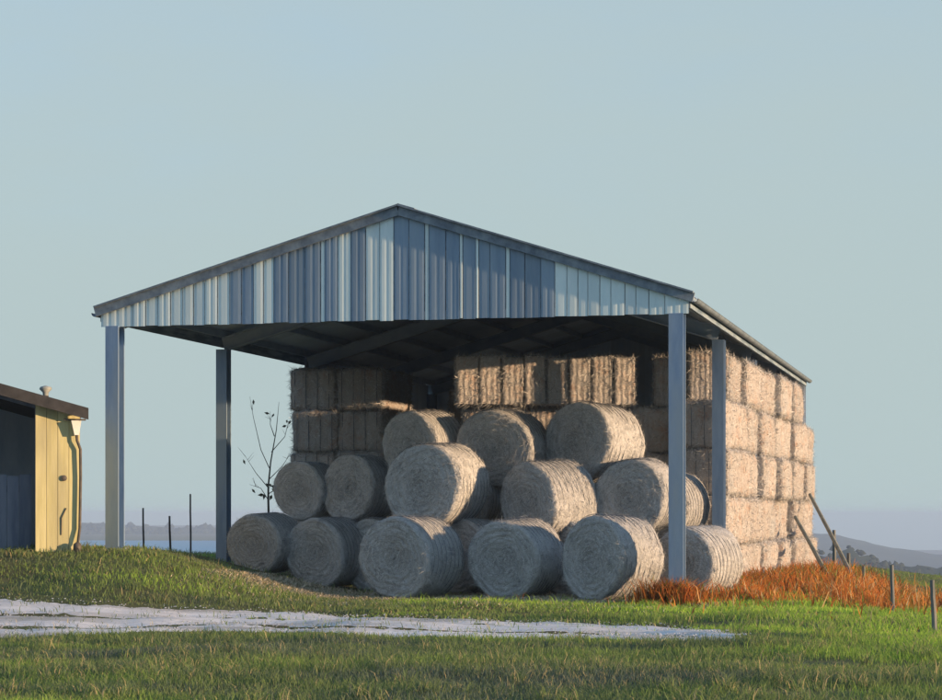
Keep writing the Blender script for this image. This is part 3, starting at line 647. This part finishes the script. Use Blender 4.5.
# ------------------------------------------------------------------ grass, weeds, litter
def inside_barn(X, Y, pad=0):
    x, y = w2b(X, Y); return (x > -W - .1 + pad) & (x < .3 - pad) & (y > -.2 + pad) & (y < LEN + .5)
def blades(X, Y, h, w_, bend, tint, name, mat, lab, cat, lift=0):
    n = len(X); a = rng.uniform(0, 2 * math.pi, n); dx, dy = np.cos(a), np.sin(a); b = rng.uniform(0, 2 * math.pi, n); Z = terrain(X, Y) - .01 + lift
    bx, by = np.cos(b) * bend * h, np.sin(b) * bend * h
    p = np.stack([X, Y, Z], 1); s = np.stack([dx, dy, 0 * dx], 1) * w_[:, None] / 2
    mid = p + np.stack([bx * .35, by * .35, h * .6], 1); tip = p + np.stack([bx, by, h * (1 - .25 * bend)], 1)
    v = np.stack([p - s, p + s, mid + s * .7, mid - s * .7, tip], 1).reshape(-1, 3)
    k = np.arange(n)[:, None] * 5
    f = np.vstack([k + [[0, 1, 2]], k + [[0, 2, 3]], k + [[3, 2, 4]]])
    o = obj(name, np_mesh(name, v, f, mat, {'tint': np.repeat(tint, 5)})); tag(o, lab, cat, kind='stuff'); return o
def ramp_mat(name, stops, rough=.7):
    m = bpy.data.materials.new(name); m.use_nodes = True; nt = m.node_tree; b = nt.nodes['Principled BSDF']; b.inputs['Roughness'].default_value = rough; b.inputs['Specular IOR Level'].default_value = .25
    a = node(nt, 'ShaderNodeAttribute', attribute_name='tint'); r = node(nt, 'ShaderNodeValToRGB'); el = r.color_ramp.elements
    el[0].position, el[0].color = stops[0][0], (*stops[0][1], 1); el[1].position, el[1].color = stops[-1][0], (*stops[-1][1], 1)
    for p_, c_ in stops[1:-1]: e = el.new(p_); e.color = (*c_, 1)
    nt.links.new(a.outputs['Fac'], r.inputs[0]); nt.links.new(r.outputs[0], b.inputs['Base Color'])
    tr_ = node(nt, 'ShaderNodeBsdfTranslucent'); mxs = node(nt, 'ShaderNodeMixShader'); mxs.inputs[0].default_value = .45; nt.links.new(r.outputs[0], tr_.inputs['Color'])
    nt.links.new(b.outputs[0], mxs.inputs[1]); nt.links.new(tr_.outputs[0], mxs.inputs[2]); nt.links.new(mxs.outputs[0], nt.nodes['Material Output'].inputs['Surface']); return m
M['grass'] = ramp_mat('grass_blades', [(0, (.11, .155, .14)), (.22, (.15, .21, .10)), (.5, (.20, .30, .09)), (.75, (.30, .50, .08)), (.92, (.40, .64, .09)), (1, (.46, .40, .22))])
N = 300000
Dg = 14.5 * np.exp(rng.uniform(0, 1, N) * math.log(62 / 14.5)); Xg = rng.uniform(-.37, .235, N) * Dg + rng.uniform(-1.5, 1.5, N)
worn = fbm(Xg * .5, Dg * 1.5, .9, 31)
keep = (worn < .95 + rng.normal(0, .25, N)) & ((on_track(Xg, Dg) < rng.exponential(.14, N) - .05 + .25 * np.maximum(0, fbm(Xg, Dg, 1.7, 6))) | (rng.random(N) < .025 + .08 * np.maximum(0, fbm(Xg, Dg, 2.6, 13)))) & ~(inside_barn(Xg, Dg) & (rng.random(N) > .10 + .5 * (w2b(Xg, Dg)[1] < .9)))
Xg, Dg = Xg[keep], Dg[keep]; n = len(Xg)
lush = smooth((Xg * .55 + Dg * .30 - 6.9 + fbm(Xg, Dg, .5, 9) * .6) / 3.2) * smooth((43 - Dg) / 6)      # the brighter turf by the barn's near corner
patch = fbm(Xg * .45, Dg * 1.6, .7, 21) * .5 + .5
tint = np.clip(.30 + .20 * fbm(Xg * .6, Dg * 1.5, .8, 4) + lush * .56 + rng.normal(0, .10, n), 0, .93)
dry = rng.random(n) < .035 + .10 * smooth(fbm(Xg, Dg, .6, 17)); tint = np.where(dry, 1, tint)
hh = rng.uniform(.05, .11, n) * (.8 + .7 * patch) * (1 + .8 * (rng.random(n) < .03)); hh *= np.where(np.abs(on_track(Xg, Dg)) < .3, .6, 1)
blades(Xg, Dg, hh, rng.uniform(.006, .012, n) * np.clip(Dg / 20, 1, 2), rng.uniform(.2, .9, n), tint, 'grass', M['grass'], 'rough olive and green grass before and around the barn', 'grass')
# tussocks
nt_ = 170; D0 = 15 * np.exp(rng.uniform(0, 1, nt_) * math.log(40 / 15)); X0 = rng.uniform(-.35, .22, nt_) * D0; gk = (on_track(X0, D0) < -.15) & ~inside_barn(X0, D0)
X0, D0 = X0[gk], D0[gk]; q = np.repeat(np.arange(len(X0)), 60); n = len(q); sp_ = rng.uniform(.04, .12, len(X0))[q]
lu0 = smooth((X0 * .55 + D0 * .30 - 6.9) / 3.2)[q]
blades(X0[q] + rng.normal(0, 1, n) * sp_, D0[q] + rng.normal(0, 1, n) * sp_, rng.uniform(.09, .24, n), rng.uniform(.006, .013, n), rng.uniform(.3, 1.1, n), np.where(rng.random(n) < .15, 1, np.clip(.25 + .4 * lu0 + rng.normal(0, .12, n), 0, .92)), 'grass_tussocks', M['grass'], 'taller tufts of coarse grass scattered over the turf', 'grass')
# rust-orange dead weeds by the sunny side, ochre reeds along the fence
M['weed'] = ramp_mat('dead_weed', [(0, (.16, .24, .06)), (.14, (.18, .085, .04)), (.42, (.52, .17, .045)), (.75, (.66, .29, .07)), (1, (.62, .50, .30))], .85)
def weeds(n, cx, cy, sx, sy, hmin, hmax, rot=-YAW): 
    a = rng.normal(0, 1, n) * sx; b = rng.normal(0, 1, n) * sy; c, s_ = math.cos(R_(rot)), math.sin(R_(rot))
    return cx + a * c - b * s_, cy + a * s_ + b * c, rng.uniform(hmin, hmax, n)
parts = []
for (bx, by, sx, sy, n, h0, h1) in [(.75, 6.0, .35, 2.2, 2600, .2, .6), (1.0, 12, .5, 3.5, 3200, .2, .55), (.5, 1.6, .45, .8, 1500, .15, .45), (2.2, 9, .7, 3.5, 1500, .1, .35), (-.05, -.42, .30, .16, 900, .25, .62), (-.5, -.1, .4, .25, 500, .1, .35), (3.6, 6, 1.3, 4.5, 1500, .1, .4), (1.4, .3, .9, .7, 900, .08, .3), (2.5, 3, 2.2, 3.0, 1100, .06, .3), (.2, -.6, 1.2, .5, 500, .05, .22)]:
    X, Y = b2w(bx, by); parts.append(weeds(n, X, Y, sx, sy, h0, h1))
for px, D, n in ((845, 47, 1500), (862, 43, 1600), (880, 40, 1800), (900, 38, 1800), (922, 36, 1800), (945, 34, 1800), (975, 33, 1500)):
    parts.append(weeds(n, (px - CX) / F * D, D, .7, 1.6, .12, .6))
Xw = np.concatenate([p[0] for p in parts]); Yw = np.concatenate([p[1] for p in parts]); hw_ = np.concatenate([p[2] for p in parts])
n = len(Xw); tw = np.clip(.42 + .25 * fbm(Xw, Yw, 1.3, 8) + rng.normal(0, .27, n) + .30 * smooth((Xw - 5.0) / 2) * smooth((42 - Yw) / 6), 0, 1)
ok = ~inside_barn(Xw, Yw, .35) & (on_track(Xw, Yw) < -.3) & (fbm(Xw, Yw, 1.9, 41) + rng.normal(0, .35, n) > -.05 + .55 * smooth((w2b(Xw, Yw)[0] - 2.0) / 2))
blades(Xw[ok], Yw[ok], hw_[ok], rng.uniform(.012, .035, n)[ok], rng.uniform(.1, 1.0, n)[ok], tw[ok], 'dead_weeds', M['weed'], 'rust-orange dead weeds along the sunny side and the fence', 'weeds')
# loose straw on the barn floor round the heap
n = 28000; bx = rng.uniform(-8.6, .9, n); by = rng.normal(.6, 1.3, n); X, Y = b2w(bx, by)
blades(X, Y, rng.uniform(.05, .12, n), rng.uniform(.008, .018, n), rng.uniform(1.0, 2.6, n), rng.random(n), 'straw_litter', M['straw_litter'], 'loose straw scattered on the barn floor round the bales', 'straw')
# gravel crumbs on the track
n = 8000; a = rng.uniform(0, 1, n); k = rng.integers(0, NT, n); q = fa[k] * (1 - a[:, None]) + na[k] * a[:, None] + rng.normal(0, .12, (n, 2))
r_ = rng.uniform(.006, .024, n); z = terrain(q[:, 0], q[:, 1]) + .02
base = np.array([[1, 0, 0], [-.5, .87, 0], [-.5, -.87, 0], [.1, .1, .9]]); an = rng.uniform(0, 6.28, n); ca, sa = np.cos(an)[:, None], np.sin(an)[:, None]
bx = base[None, :, 0] * ca - base[None, :, 1] * sa; by = base[None, :, 0] * sa + base[None, :, 1] * ca
v = np.stack([q[:, :1] + bx * r_[:, None], q[:, 1:] + by * r_[:, None], z[:, None] + base[None, :, 2] * r_[:, None] * .8], -1).reshape(-1, 3)
k = np.arange(n)[:, None] * 4; f = np.vstack([k + [[0, 1, 3]], k + [[1, 2, 3]], k + [[2, 0, 3]]])
tag(obj('gravel', np_mesh('gravel', v, f, M['track'])), 'loose pale stones on and beside the track', 'gravel', kind='stuff')

# ------------------------------------------------------------------ hazy air over the far country
hz = MB().box((-5000, -2500, -130), (5000, 5000, 9.0)); hm = bpy.data.materials.new('hazy_air'); hm.use_nodes = True; nt = hm.node_tree; nt.nodes.clear()
ou = nt.nodes.new('ShaderNodeOutputMaterial'); pv = nt.nodes.new('ShaderNodeVolumePrincipled'); pv.inputs['Color'].default_value = (.50, .68, 1.0, 1); pv.inputs['Density'].default_value = .0003
nt.links.new(pv.outputs[0], ou.inputs['Volume'])
ho = hz.build('haze', hm); ho['kind'] = 'stuff'; ho['label'] = 'pale blue haze over the far hills'
